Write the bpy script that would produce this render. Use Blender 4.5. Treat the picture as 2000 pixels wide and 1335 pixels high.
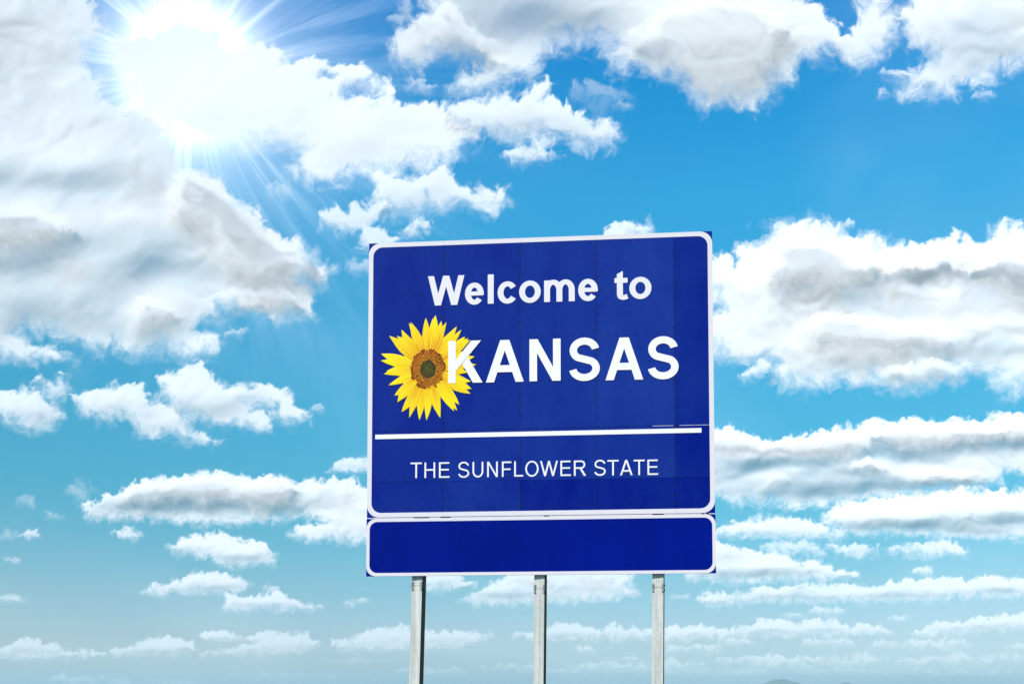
import bpy, bmesh, math, random
import numpy as np
from mathutils import Vector, Matrix

SKYS, SUNE, HAZE, TRL, LEAN = 0.15, 4.6, 8e-5, 0.2, 0.5

# ---------------------------------------------------------------- camera, sky, sun, exposure
scn = bpy.context.scene
for o in list(bpy.data.objects):
    bpy.data.objects.remove(o, do_unlink=True)
COL = scn.collection
F, CX, CY = 2200.0, 1000.0, 667.5            # focal length and centre in photograph pixels
PITCH, SHIFT, EYE = 0.060758, 0.271855, 1.6
cam_d = bpy.data.cameras.new("camera")
cam = bpy.data.objects.new("camera", cam_d)
COL.objects.link(cam)
cam.location = (0, 0, EYE)
cam.rotation_euler = (math.pi / 2 + PITCH, 0, 0)
cam_d.sensor_width = 36.0
cam_d.lens = F / 2000 * 36
cam_d.shift_y = SHIFT
cam_d.clip_start, cam_d.clip_end = 0.1, 200000
scn.camera = cam

SUN = Vector((-0.45, -0.618, 0.645)).normalized()      # towards the sun: behind the camera, high on the left
SUN_EL = math.asin(SUN.z)
SUN_AZ = math.atan2(SUN.x, SUN.y) % (2 * math.pi)


def ray(px, py):
    """direction (unit forward depth) through a point of the photograph"""
    a, b = (px - CX) / F, (CY + SHIFT * 2000 - py) / F
    c, s = math.cos(PITCH), math.sin(PITCH)
    return np.array([a, c - s * b, s + c * b])


def N(nt, t, **kw):
    n = nt.nodes.new(t)
    for k, v in kw.items():
        if k.startswith("i_"):
            q = k[2:]
            n.inputs[int(q) if q.isdigit() else q.replace("_", " ")].default_value = v
        else:
            setattr(n, k, v)
    return n


def M(nt, op, a, b=None, c=None, clamp=False):
    n = nt.nodes.new("ShaderNodeMath")
    n.operation, n.use_clamp = op, clamp
    for i, v in enumerate((a, b, c)):
        if v is None:
            continue
        if isinstance(v, (int, float)):
            n.inputs[i].default_value = v
        else:
            nt.links.new(v, n.inputs[i])
    return n.outputs[0]


world = bpy.data.worlds.new("World")
scn.world = world
world.use_nodes = True
wt = world.node_tree
wt.nodes.clear()
sky = N(wt, "ShaderNodeTexSky", sky_type="NISHITA", sun_disc=False, sun_elevation=SUN_EL, sun_rotation=SUN_AZ,
        altitude=300.0, air_density=1.0, dust_density=0.6, ozone_density=1.6)
tc = N(wt, "ShaderNodeTexCoord")
sep = N(wt, "ShaderNodeSeparateXYZ")
wt.links.new(tc.outputs["Generated"], sep.inputs[0])
ramp = N(wt, "ShaderNodeValToRGB")
# clear, deep azure air with a milky blue rim: how the sky's colour shifts with height, the same all the way round
AIR = [(1345, .50, .65, 1.0), (1320, .49, .64, .92), (1250, .47, .575, .74), (1150, .38, .60, .67), (1000, .21, .67, .71), (800, .175, .83, .88),
       (600, .15, .96, 1.06), (400, .15, 1.13, 1.29), (200, .07, 1.06, 1.38), (5, .01, .95, 1.45)]
el = ramp.color_ramp.elements
while len(el) < len(AIR):
    el.new(0.5)
for e, (yy, cr_, cg_, cb_) in zip(list(el), AIR):
    d_ = ray(1000, yy)
    e.position = max(0.0, float(d_[2] / np.linalg.norm(d_)))
for e, (yy, cr_, cg_, cb_) in zip(el, AIR):
    e.color = (cr_, cg_, cb_, 1)
wt.links.new(sep.outputs[2], ramp.inputs[0])
hue = N(wt, "ShaderNodeMix", data_type="RGBA", blend_type="MULTIPLY")
hue.inputs[0].default_value = 1.0
wt.links.new(sky.outputs[0], hue.inputs[6])
wt.links.new(ramp.outputs[0], hue.inputs[7])
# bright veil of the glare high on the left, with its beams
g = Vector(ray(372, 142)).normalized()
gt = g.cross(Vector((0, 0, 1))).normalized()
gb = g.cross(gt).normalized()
geo = N(wt, "ShaderNodeNewGeometry")


def dotw(v):
    n = N(wt, "ShaderNodeVectorMath", operation="DOT_PRODUCT")
    wt.links.new(tc.outputs["Generated"], n.inputs[0])
    n.inputs[1].default_value = v
    return n.outputs["Value"]


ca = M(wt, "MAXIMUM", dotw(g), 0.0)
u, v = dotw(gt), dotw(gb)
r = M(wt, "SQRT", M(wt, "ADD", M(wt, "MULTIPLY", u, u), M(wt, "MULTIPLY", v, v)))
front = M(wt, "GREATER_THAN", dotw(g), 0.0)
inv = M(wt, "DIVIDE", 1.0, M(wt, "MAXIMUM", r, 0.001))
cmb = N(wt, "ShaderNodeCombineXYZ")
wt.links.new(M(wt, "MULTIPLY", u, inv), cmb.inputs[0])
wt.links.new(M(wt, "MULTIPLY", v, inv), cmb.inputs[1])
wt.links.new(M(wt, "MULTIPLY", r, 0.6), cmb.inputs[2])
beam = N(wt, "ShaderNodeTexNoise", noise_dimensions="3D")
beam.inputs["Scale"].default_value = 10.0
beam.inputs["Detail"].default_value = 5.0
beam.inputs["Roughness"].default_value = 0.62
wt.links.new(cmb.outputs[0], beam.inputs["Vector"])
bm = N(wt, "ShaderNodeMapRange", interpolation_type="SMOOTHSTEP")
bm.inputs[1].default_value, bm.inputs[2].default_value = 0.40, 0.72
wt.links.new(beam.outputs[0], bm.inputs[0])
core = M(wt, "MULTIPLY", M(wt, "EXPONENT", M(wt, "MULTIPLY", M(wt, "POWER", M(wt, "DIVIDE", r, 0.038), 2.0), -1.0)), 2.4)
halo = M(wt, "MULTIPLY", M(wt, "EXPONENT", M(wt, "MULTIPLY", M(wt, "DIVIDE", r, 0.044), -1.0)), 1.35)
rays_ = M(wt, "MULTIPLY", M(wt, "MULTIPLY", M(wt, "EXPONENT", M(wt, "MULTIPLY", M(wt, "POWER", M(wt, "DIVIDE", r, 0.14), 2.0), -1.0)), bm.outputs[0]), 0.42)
thin = N(wt, "ShaderNodeTexNoise")          # barely visible high veils in the blue
thin.inputs["Scale"].default_value, thin.inputs["Detail"].default_value, thin.inputs["Distortion"].default_value = 3.2, 3.0, 0.6
vm = N(wt, "ShaderNodeMapping")
vm.inputs["Scale"].default_value = (1.0, 1.0, 1.9)
wt.links.new(tc.outputs["Generated"], vm.inputs[0])
wt.links.new(vm.outputs[0], thin.inputs["Vector"])
vr = N(wt, "ShaderNodeMapRange", interpolation_type="SMOOTHSTEP")
vr.inputs[1].default_value, vr.inputs[2].default_value, vr.inputs[4].default_value = 0.42, 0.72, 0.055
wt.links.new(thin.outputs[0], vr.inputs[0])
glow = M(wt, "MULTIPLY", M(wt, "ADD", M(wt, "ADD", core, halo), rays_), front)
bg = N(wt, "ShaderNodeBackground", i_Strength=SKYS)
wt.links.new(hue.outputs[2], bg.inputs[0])
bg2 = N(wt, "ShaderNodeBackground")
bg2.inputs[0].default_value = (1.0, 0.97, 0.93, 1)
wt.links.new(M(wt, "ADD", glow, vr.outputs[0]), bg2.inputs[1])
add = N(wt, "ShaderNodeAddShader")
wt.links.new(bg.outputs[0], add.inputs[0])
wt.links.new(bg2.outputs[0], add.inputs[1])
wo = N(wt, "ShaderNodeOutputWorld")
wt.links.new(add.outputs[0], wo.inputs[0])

sd = bpy.data.lights.new("sun", "SUN")
sd.energy, sd.angle, sd.color = SUNE, math.radians(0.53), (1.0, 0.88, 0.77)
sun = bpy.data.objects.new("sun", sd)
COL.objects.link(sun)
sun.rotation_euler = SUN.to_track_quat("Z", "Y").to_euler()
sun.location = (-40, -60, 70)

scn.view_settings.view_transform = "Standard"
scn.view_settings.look = "None"
scn.view_settings.exposure = 0.0
scn.view_settings.gamma = 1.0
scn.view_settings.use_curve_mapping = False
scn.render.engine = "CYCLES"
scn.cycles.use_denoising = True
scn.cycles.transparent_max_bounces = 40
scn.cycles.max_bounces = 6
scn.cycles.diffuse_bounces = 3
scn.cycles.glossy_bounces = 2
scn.cycles.volume_bounces = 2
scn.cycles.sample_clamp_indirect = 8.0


# ---------------------------------------------------------------- helpers
def new_mat(name):
    m = bpy.data.materials.new(name)
    m.use_nodes = True
    m.node_tree.nodes.clear()
    return m, m.node_tree


def link_mesh(name, me, mat=None, parent=None):
    o = bpy.data.objects.new(name, me)
    COL.objects.link(o)
    if mat is not None:
        me.materials.append(mat)
    if parent is not None:
        o.parent = parent
    return o


def tag(o, label=None, cat=None, group=None, kind=None):
    for k, v in (("label", label), ("category", cat), ("group", group), ("kind", kind)):
        if v:
            o[k] = v
    return o


def color_ramp(nt, stops):
    cr = nt.nodes.new("ShaderNodeValToRGB")
    el = cr.color_ramp.elements
    while len(el) < len(stops):
        el.new(0.5)
    for i, (pos, c) in enumerate(sorted(stops)):
        el[i].position = pos
    for i, (pos, c) in enumerate(sorted(stops)):
        el[i].color = c
    return cr


class MB:
    """collects faces and makes one mesh object of them"""

    def __init__(self):
        self.v, self.f, self.s = [], [], []

    def add(self, verts, faces, smooth=False):
        b = len(self.v)
        self.v += [tuple(p) for p in verts]
        self.f += [tuple(b + i for i in f) for f in faces]
        self.s += [smooth] * len(faces)

    def box(self, x0, x1, y0, y1, z0, z1):
        self.add([(x0, y0, z0), (x1, y0, z0), (x1, y1, z0), (x0, y1, z0), (x0, y0, z1), (x1, y0, z1), (x1, y1, z1), (x0, y1, z1)],
                 [(0, 1, 5, 4), (1, 2, 6, 5), (2, 3, 7, 6), (3, 0, 4, 7), (4, 5, 6, 7), (3, 2, 1, 0)])

    def prism(self, poly, y0, y1):
        """flat outline in x, z (counter-clockwise seen from the front), front face at y0, back at y1"""
        n = len(poly)
        a = sum(poly[i][0] * poly[(i + 1) % n][1] - poly[(i + 1) % n][0] * poly[i][1] for i in range(n))
        if a < 0:
            poly = poly[::-1]
        vs = [(p[0], y0, p[1]) for p in poly] + [(p[0], y1, p[1]) for p in poly]
        self.add(vs, [tuple(range(n))] + [(i, n + i, n + (i + 1) % n, (i + 1) % n) for i in range(n)])

    def strip(self, L, R, y0, y1, closed=False):
        """quads between two rails in x, z, with thin side walls"""
        n = len(L)
        vs = [(p[0], y0, p[1]) for p in L] + [(p[0], y0, p[1]) for p in R] + [(p[0], y1, p[1]) for p in L] + [(p[0], y1, p[1]) for p in R]
        fs = []
        for i in range(n if closed else n - 1):
            j = (i + 1) % n
            fs += [(i, n + i, n + j, j), (i, j, 2 * n + j, 2 * n + i), (n + j, n + i, 3 * n + i, 3 * n + j)]
        if not closed:
            fs += [(0, 2 * n, 3 * n, n), (n - 1, 2 * n - 1, 4 * n - 1, 3 * n - 1)]
        self.add(vs, fs)

    def build(self, name, mat=None, parent=None, fix=True):
        me = bpy.data.meshes.new(name)
        me.from_pydata(self.v, [], self.f)
        me.polygons.foreach_set("use_smooth", self.s)
        if fix:
            b = bmesh.new()
            b.from_mesh(me)
            bmesh.ops.recalc_face_normals(b, faces=b.faces)
            b.to_mesh(me)
            b.free()
        me.update()
        return link_mesh(name, me, mat, parent)


# ---------------------------------------------------------------- ground, hills, haze
gm, nt = new_mat("prairie_grass")
p = N(nt, "ShaderNodeBsdfPrincipled", i_Roughness=0.95)
tcg = N(nt, "ShaderNodeTexCoord")
n1 = N(nt, "ShaderNodeTexNoise")
n1.inputs["Scale"].default_value, n1.inputs["Detail"].default_value = 0.05, 9.0
n2 = N(nt, "ShaderNodeTexNoise")
n2.inputs["Scale"].default_value, n2.inputs["Detail"].default_value = 9.0, 6.0
cr = N(nt, "ShaderNodeValToRGB")
cr.color_ramp.elements[0].position, cr.color_ramp.elements[0].color = 0.36, (0.095, 0.08, 0.05, 1)
cr.color_ramp.elements[1].position, cr.color_ramp.elements[1].color = 0.66, (0.26, 0.205, 0.14, 1)
nt.links.new(tcg.outputs["Object"], n1.inputs["Vector"])
nt.links.new(tcg.outputs["Object"], n2.inputs["Vector"])
nt.links.new(M(nt, "ADD", M(nt, "MULTIPLY", n1.outputs[0], 0.55), M(nt, "MULTIPLY", n2.outputs[0], 0.45)), cr.inputs[0])
nt.links.new(cr.outputs[0], p.inputs["Base Color"])
bp = N(nt, "ShaderNodeBump", i_Strength=0.6, i_Distance=0.08)
nt.links.new(n2.outputs[0], bp.inputs["Height"])
nt.links.new(bp.outputs[0], p.inputs["Normal"])
nt.links.new(p.outputs[0], N(nt, "ShaderNodeOutputMaterial").inputs[0])

mb = MB()
rad = [0, 6, 14, 30, 70, 200, 600, 2000, 6000, 19000]
ns = 48
vs = [(0, 0, 0)]
fs = []
for k, rr in enumerate(rad[1:]):
    for i in range(ns):
        a = 2 * math.pi * i / ns
        vs.append((rr * math.cos(a), rr * math.sin(a), -0.1 * min(1.0, k / 4.0) * (1 + math.sin(3 * a + k))))
for i in range(ns):
    fs.append((0, 1 + i, 1 + (i + 1) % ns))
for k in range(len(rad) - 2):
    for i in range(ns):
        a, b = 1 + k * ns, 1 + (k + 1) * ns
        fs.append((a + i, b + i, b + (i + 1) % ns, a + (i + 1) % ns))
mb.add(vs, fs, True)
tag(mb.build("ground", gm), kind="structure")

hm, nt = new_mat("wooded_hillside")
p = N(nt, "ShaderNodeBsdfDiffuse")
n1 = N(nt, "ShaderNodeTexNoise")
n1.inputs["Scale"].default_value, n1.inputs["Detail"].default_value = 0.012, 6.0
tcg = N(nt, "ShaderNodeTexCoord")
nt.links.new(tcg.outputs["Object"], n1.inputs["Vector"])
cr = N(nt, "ShaderNodeValToRGB")
cr.color_ramp.elements[0].color = (0.035, 0.06, 0.03, 1)
cr.color_ramp.elements[1].color = (0.08, 0.11, 0.05, 1)
nt.links.new(n1.outputs[0], cr.inputs[0])
nt.links.new(cr.outputs[0], p.inputs[0])
nt.links.new(p.outputs[0], N(nt, "ShaderNodeOutputMaterial").inputs[0])


def hill(px, half, top, depth):
    d = ray(px, 1345)
    c = d * depth
    w, h = half * depth / F, (1345 - top) * depth / F
    nx, ny = 40, 14
    vs, fs = [], []
    for j in range(ny + 1):
        for i in range(nx + 1):
            a, b = -1 + 2 * i / nx, -1 + 2 * j / ny
            z = h * max(0.0, 1 - a * a) ** 0.8 * max(0.0, 1 - b * b) ** 0.8
            z *= 1 + 0.06 * math.sin(7 * a + 2) + 0.04 * math.sin(13 * a + 3 * b)
            vs.append((c[0] + a * w, c[1] + b * w * 0.5, z - 3.0))
    for j in range(ny):
        for i in range(nx):
            k = j * (nx + 1) + i
            fs.append((k, k + 1, k + nx + 2, k + nx + 1))
    mb = MB()
    mb.add(vs, fs, True)
    tag(mb.build("hill", hm), kind="structure")


hill(1526, 52, 1325, 15500)
hill(1654, 28, 1331, 16500)

zm, nt = new_mat("summer_haze")
pv = N(nt, "ShaderNodeVolumePrincipled", i_Density=HAZE, i_Anisotropy=0.0)
pv.inputs["Color"].default_value = (0.66, 0.94, 0.98, 1)
nt.links.new(pv.outputs[0], N(nt, "ShaderNodeOutputMaterial").inputs["Volume"])
mb = MB()
mb.box(-20000, 20000, -20000, 20000, -1.3, 190)
tag(mb.build("haze", zm), kind="stuff")

# ---------------------------------------------------------------- clouds
_P=np.random.RandomState(11).permutation(4096)
_G=np.random.RandomState(5).rand(4096)*2*np.pi
_GX,_GY=np.cos(_G),np.sin(_G)
def perlin(x,y,seed=0):
    xi=np.floor(x).astype(np.int64);yi=np.floor(y).astype(np.int64);fx=x-xi;fy=y-yi
    u=fx*fx*fx*(fx*(fx*6-15)+10);v=fy*fy*fy*(fy*(fy*6-15)+10)
    def g(i,j,dx,dy):
        k=_P[(_P[(i+seed*131)&4095]+j)&4095]
        return _GX[k]*dx+_GY[k]*dy
    a=g(xi,yi,fx,fy);b=g(xi+1,yi,fx-1,fy);c=g(xi,yi+1,fx,fy-1);d=g(xi+1,yi+1,fx-1,fy-1)
    return ((a+(b-a)*u)+((c+(d-c)*u)-(a+(b-a)*u))*v)*1.5
def fbm(x,y,o,seed=0,gain=.5):
    r=0;a=1.;f=1.
    for k in range(o):
        r=r+a*perlin(x*f+k*17.3,y*f-k*9.1,seed+k);a*=gain;f*=2.03
    return r
def billow(x,y,o,seed=0,gain=.5):
    r=0;a=1.;f=1.
    for k in range(o):
        r=r+a*(1-2*np.abs(perlin(x*f+k*7.7,y*f+k*3.1,seed+k)));a*=gain;f*=2.03
    return r
def sm(a,b,x):
    t=np.clip((x-a)/(b-a),0,1);return t*t*(3-2*t)
def sdf(poly,x,y):
    P=np.array(poly,float);Q=np.roll(P,-1,0)
    d=np.full(x.shape,1e9);ins=np.zeros(x.shape,bool)
    for (ax,ay),(bx,by) in zip(P,Q):
        ex,ey=bx-ax,by-ay
        t=np.clip(((x-ax)*ex+(y-ay)*ey)/(ex*ex+ey*ey+1e-9),0,1)
        d=np.minimum(d,(x-ax-t*ex)**2+(y-ay-t*ey)**2)
        if ay!=by:
            ins^=((ay>y)!=(by>y))&(x<(bx-ax)*(y-ay)/(by-ay)+ax)
    return np.where(ins,1,-1)*np.sqrt(d)
SUNX,SUNY=-.57,-.82     # towards the sun across the view (x right, y down)
def relief(gx,gy):
    H,W=gx.shape
    p=[(H//2,H//2+H%2),(W//2,W//2+W%2)]
    gx=np.pad(gx,p);gy=np.pad(gy,p);h,w=gx.shape
    kx=2j*np.pi*np.fft.fftfreq(w)[None,:];ky=2j*np.pi*np.fft.fftfreq(h)[:,None]
    k2=kx*kx+ky*ky;k2[0,0]=1
    F=(kx*np.fft.fft2(gx)+ky*np.fft.fft2(gy))/k2;F[0,0]=0
    r=np.real(np.fft.ifft2(F))
    return r[p[0][0]:p[0][0]+H,p[1][0]:p[1][0]+W]
def blur(h,r):
    n=int(np.ceil(r*3))
    if n<1: return h
    k=np.exp(-.5*(np.arange(-n,n+1)/max(r,.3))**2);k/=k.sum()
    q=np.pad(h,n,mode='edge')
    q=sum(k[i]*q[i:i+h.shape[0],:] for i in range(2*n+1))
    return sum(k[i]*q[:,i:i+h.shape[1]] for i in range(2*n+1))
def cloud_field(poly,o,seed,step):
    P=np.array(poly,float);s0=o.get('soft',8.)
    m=s0*2+6
    x0,y0=P.min(0)-m;x1,y1=P.max(0)+m
    if x0<-230:x0=-230
    if x1>2230:x1=2230
    if y0<-180:y0=-180
    X,Y=np.meshgrid(np.arange(x0,x1+step,step),np.arange(y0,y1+step,step))
    ax=X;ay=Y
    # uneven, curdled outline
    L=s0*5.
    wx=fbm(ax/L,ay/L,4,seed*7+1)*s0*.95;wy=fbm(ax/L,ay/L,4,seed*7+40)*s0*.95
    s=sdf(poly,X+wx,Y+wy)
    for (cx,cy,rx,ry) in o.get('holes',()):
        q=np.hypot((X+wx-cx)/rx,(Y+wy-cy)/ry);s=np.minimum(s,(q-1)*min(rx,ry))
    l2=s0*2.6
    b=billow((ax+wx)/l2,(ay+wy)/l2,4,seed*7+80,.55)
    f=fbm((ax+1.5*wx)/(l2*1.2),(ay+1.5*wy)/(l2*1.2),5,seed*7+120,.62)
    veil=o.get('veil',False)        # a heap in front of others: its lower rim fades out slowly
    edge=s+s0*((.25*(b-.35)+.5*f) if veil else (.5*(b-.35)+1.0*f))
    gy0,gx0=np.gradient(blur(s,s0*.5/step),step)
    low=fbm(ax/(s0*9),ay/(s0*9),3,seed*7+340)
    soft=np.clip(1.5+1.0*low-.8*gy0,.5,3.2)     # crests crisp, undersides torn
    if veil: soft=np.clip(1.9+.5*low-1.5*gy0,.55,3.6)
    w=s0*soft
    edge=edge+s0*(.1 if veil else .22)*np.maximum(soft-1,0)*fbm((ax+2*wx)/(s0*1.1),(ay+2*wy)/(s0*1.1),4,seed*7+370,.6)
    a=sm(-w*.75,w*1.35,edge)**1.1*o.get('amax',1.)
    # darkness of the folds
    dk=np.zeros_like(X)
    n=fbm(ax/90.,ay/55.,2,seed*7+160,.4)
    jx=fbm(ax/80.,ay/50.,3,seed*7+200,.42);jy=fbm(ax/80.,ay/50.,3,seed*7+230,.42)
    for (cx,cy,rx,ry,k) in o.get('dark',()):
        q=np.hypot((X-cx+jx*.35*min(rx,70))/rx,(Y-cy+jy*.5*min(ry,50))/ry)
        dk+=k*np.exp(-(q*1.15)**2.4)*(1+.35*n)
    for (cx,cy,rx,ry,k) in o.get('lite',()):
        q=np.hypot((X-cx+jx*.5*min(rx,70))/rx,(Y-cy+jy*.6*min(ry,50))/ry)
        dk-=.6*k*np.exp(-(q*1.15)**2.4)
    ins=sm(2,s0*2.2,s)
    yy=(Y-P[:,1].min())/(np.ptp(P[:,1])+1e-6)
    dk+=o.get('auto',0)*(sm(.35,.8,yy+.15*n)*1.4-.25)*ins
    dk+=ins*.10*n
    dk*=sm(-2,s0*1.3,s)
    dk=blur(dk,(1.0 if s0>8 else .5)*s0/step)
    k=1.75 if s0>8 else 1.3
    a=a*(1-.27*np.clip(dk,0,1))
    gx=k*dk*SUNX;gy=k*dk*SUNY       # ground rises towards the sun, so the slope faces away from it
    h=relief(gx*step,gy*step)
    pf=o.get('puff',1.)
    big=o.get('lump',min(60.,.22*np.ptp(P[:,1])+s0*1.5))
    wx2=fbm(ax/(big*1.5),ay/(big*1.2),2,seed*7+300)*big*.5;wy2=fbm(ax/(big*1.5),ay/(big*1.2),2,seed*7+310)*big*.4
    u=(ax+wx2)/(big*1.3);v=(ay+wy2)/big
    br=0.
    for q,(am,fr) in enumerate(((1.,1.),(.34,2.1),(.10,4.3))):
        br=br+am*np.sqrt(perlin(u*fr+q*5.1,v*fr+q*2.7,seed*7+260+q)**2+.02)
    h=h+pf*(.13 if s0>8 else .19)*big*br*sm(0,s0*4,s)*(1-.6*np.clip(dk,0,1))
    h=h+pf*.16*s0*np.sqrt(np.clip(s+s0*.3,0,s0*6)/s0)
    h=blur(h,s0*.3/step)
    return X,Y,a,h
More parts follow.
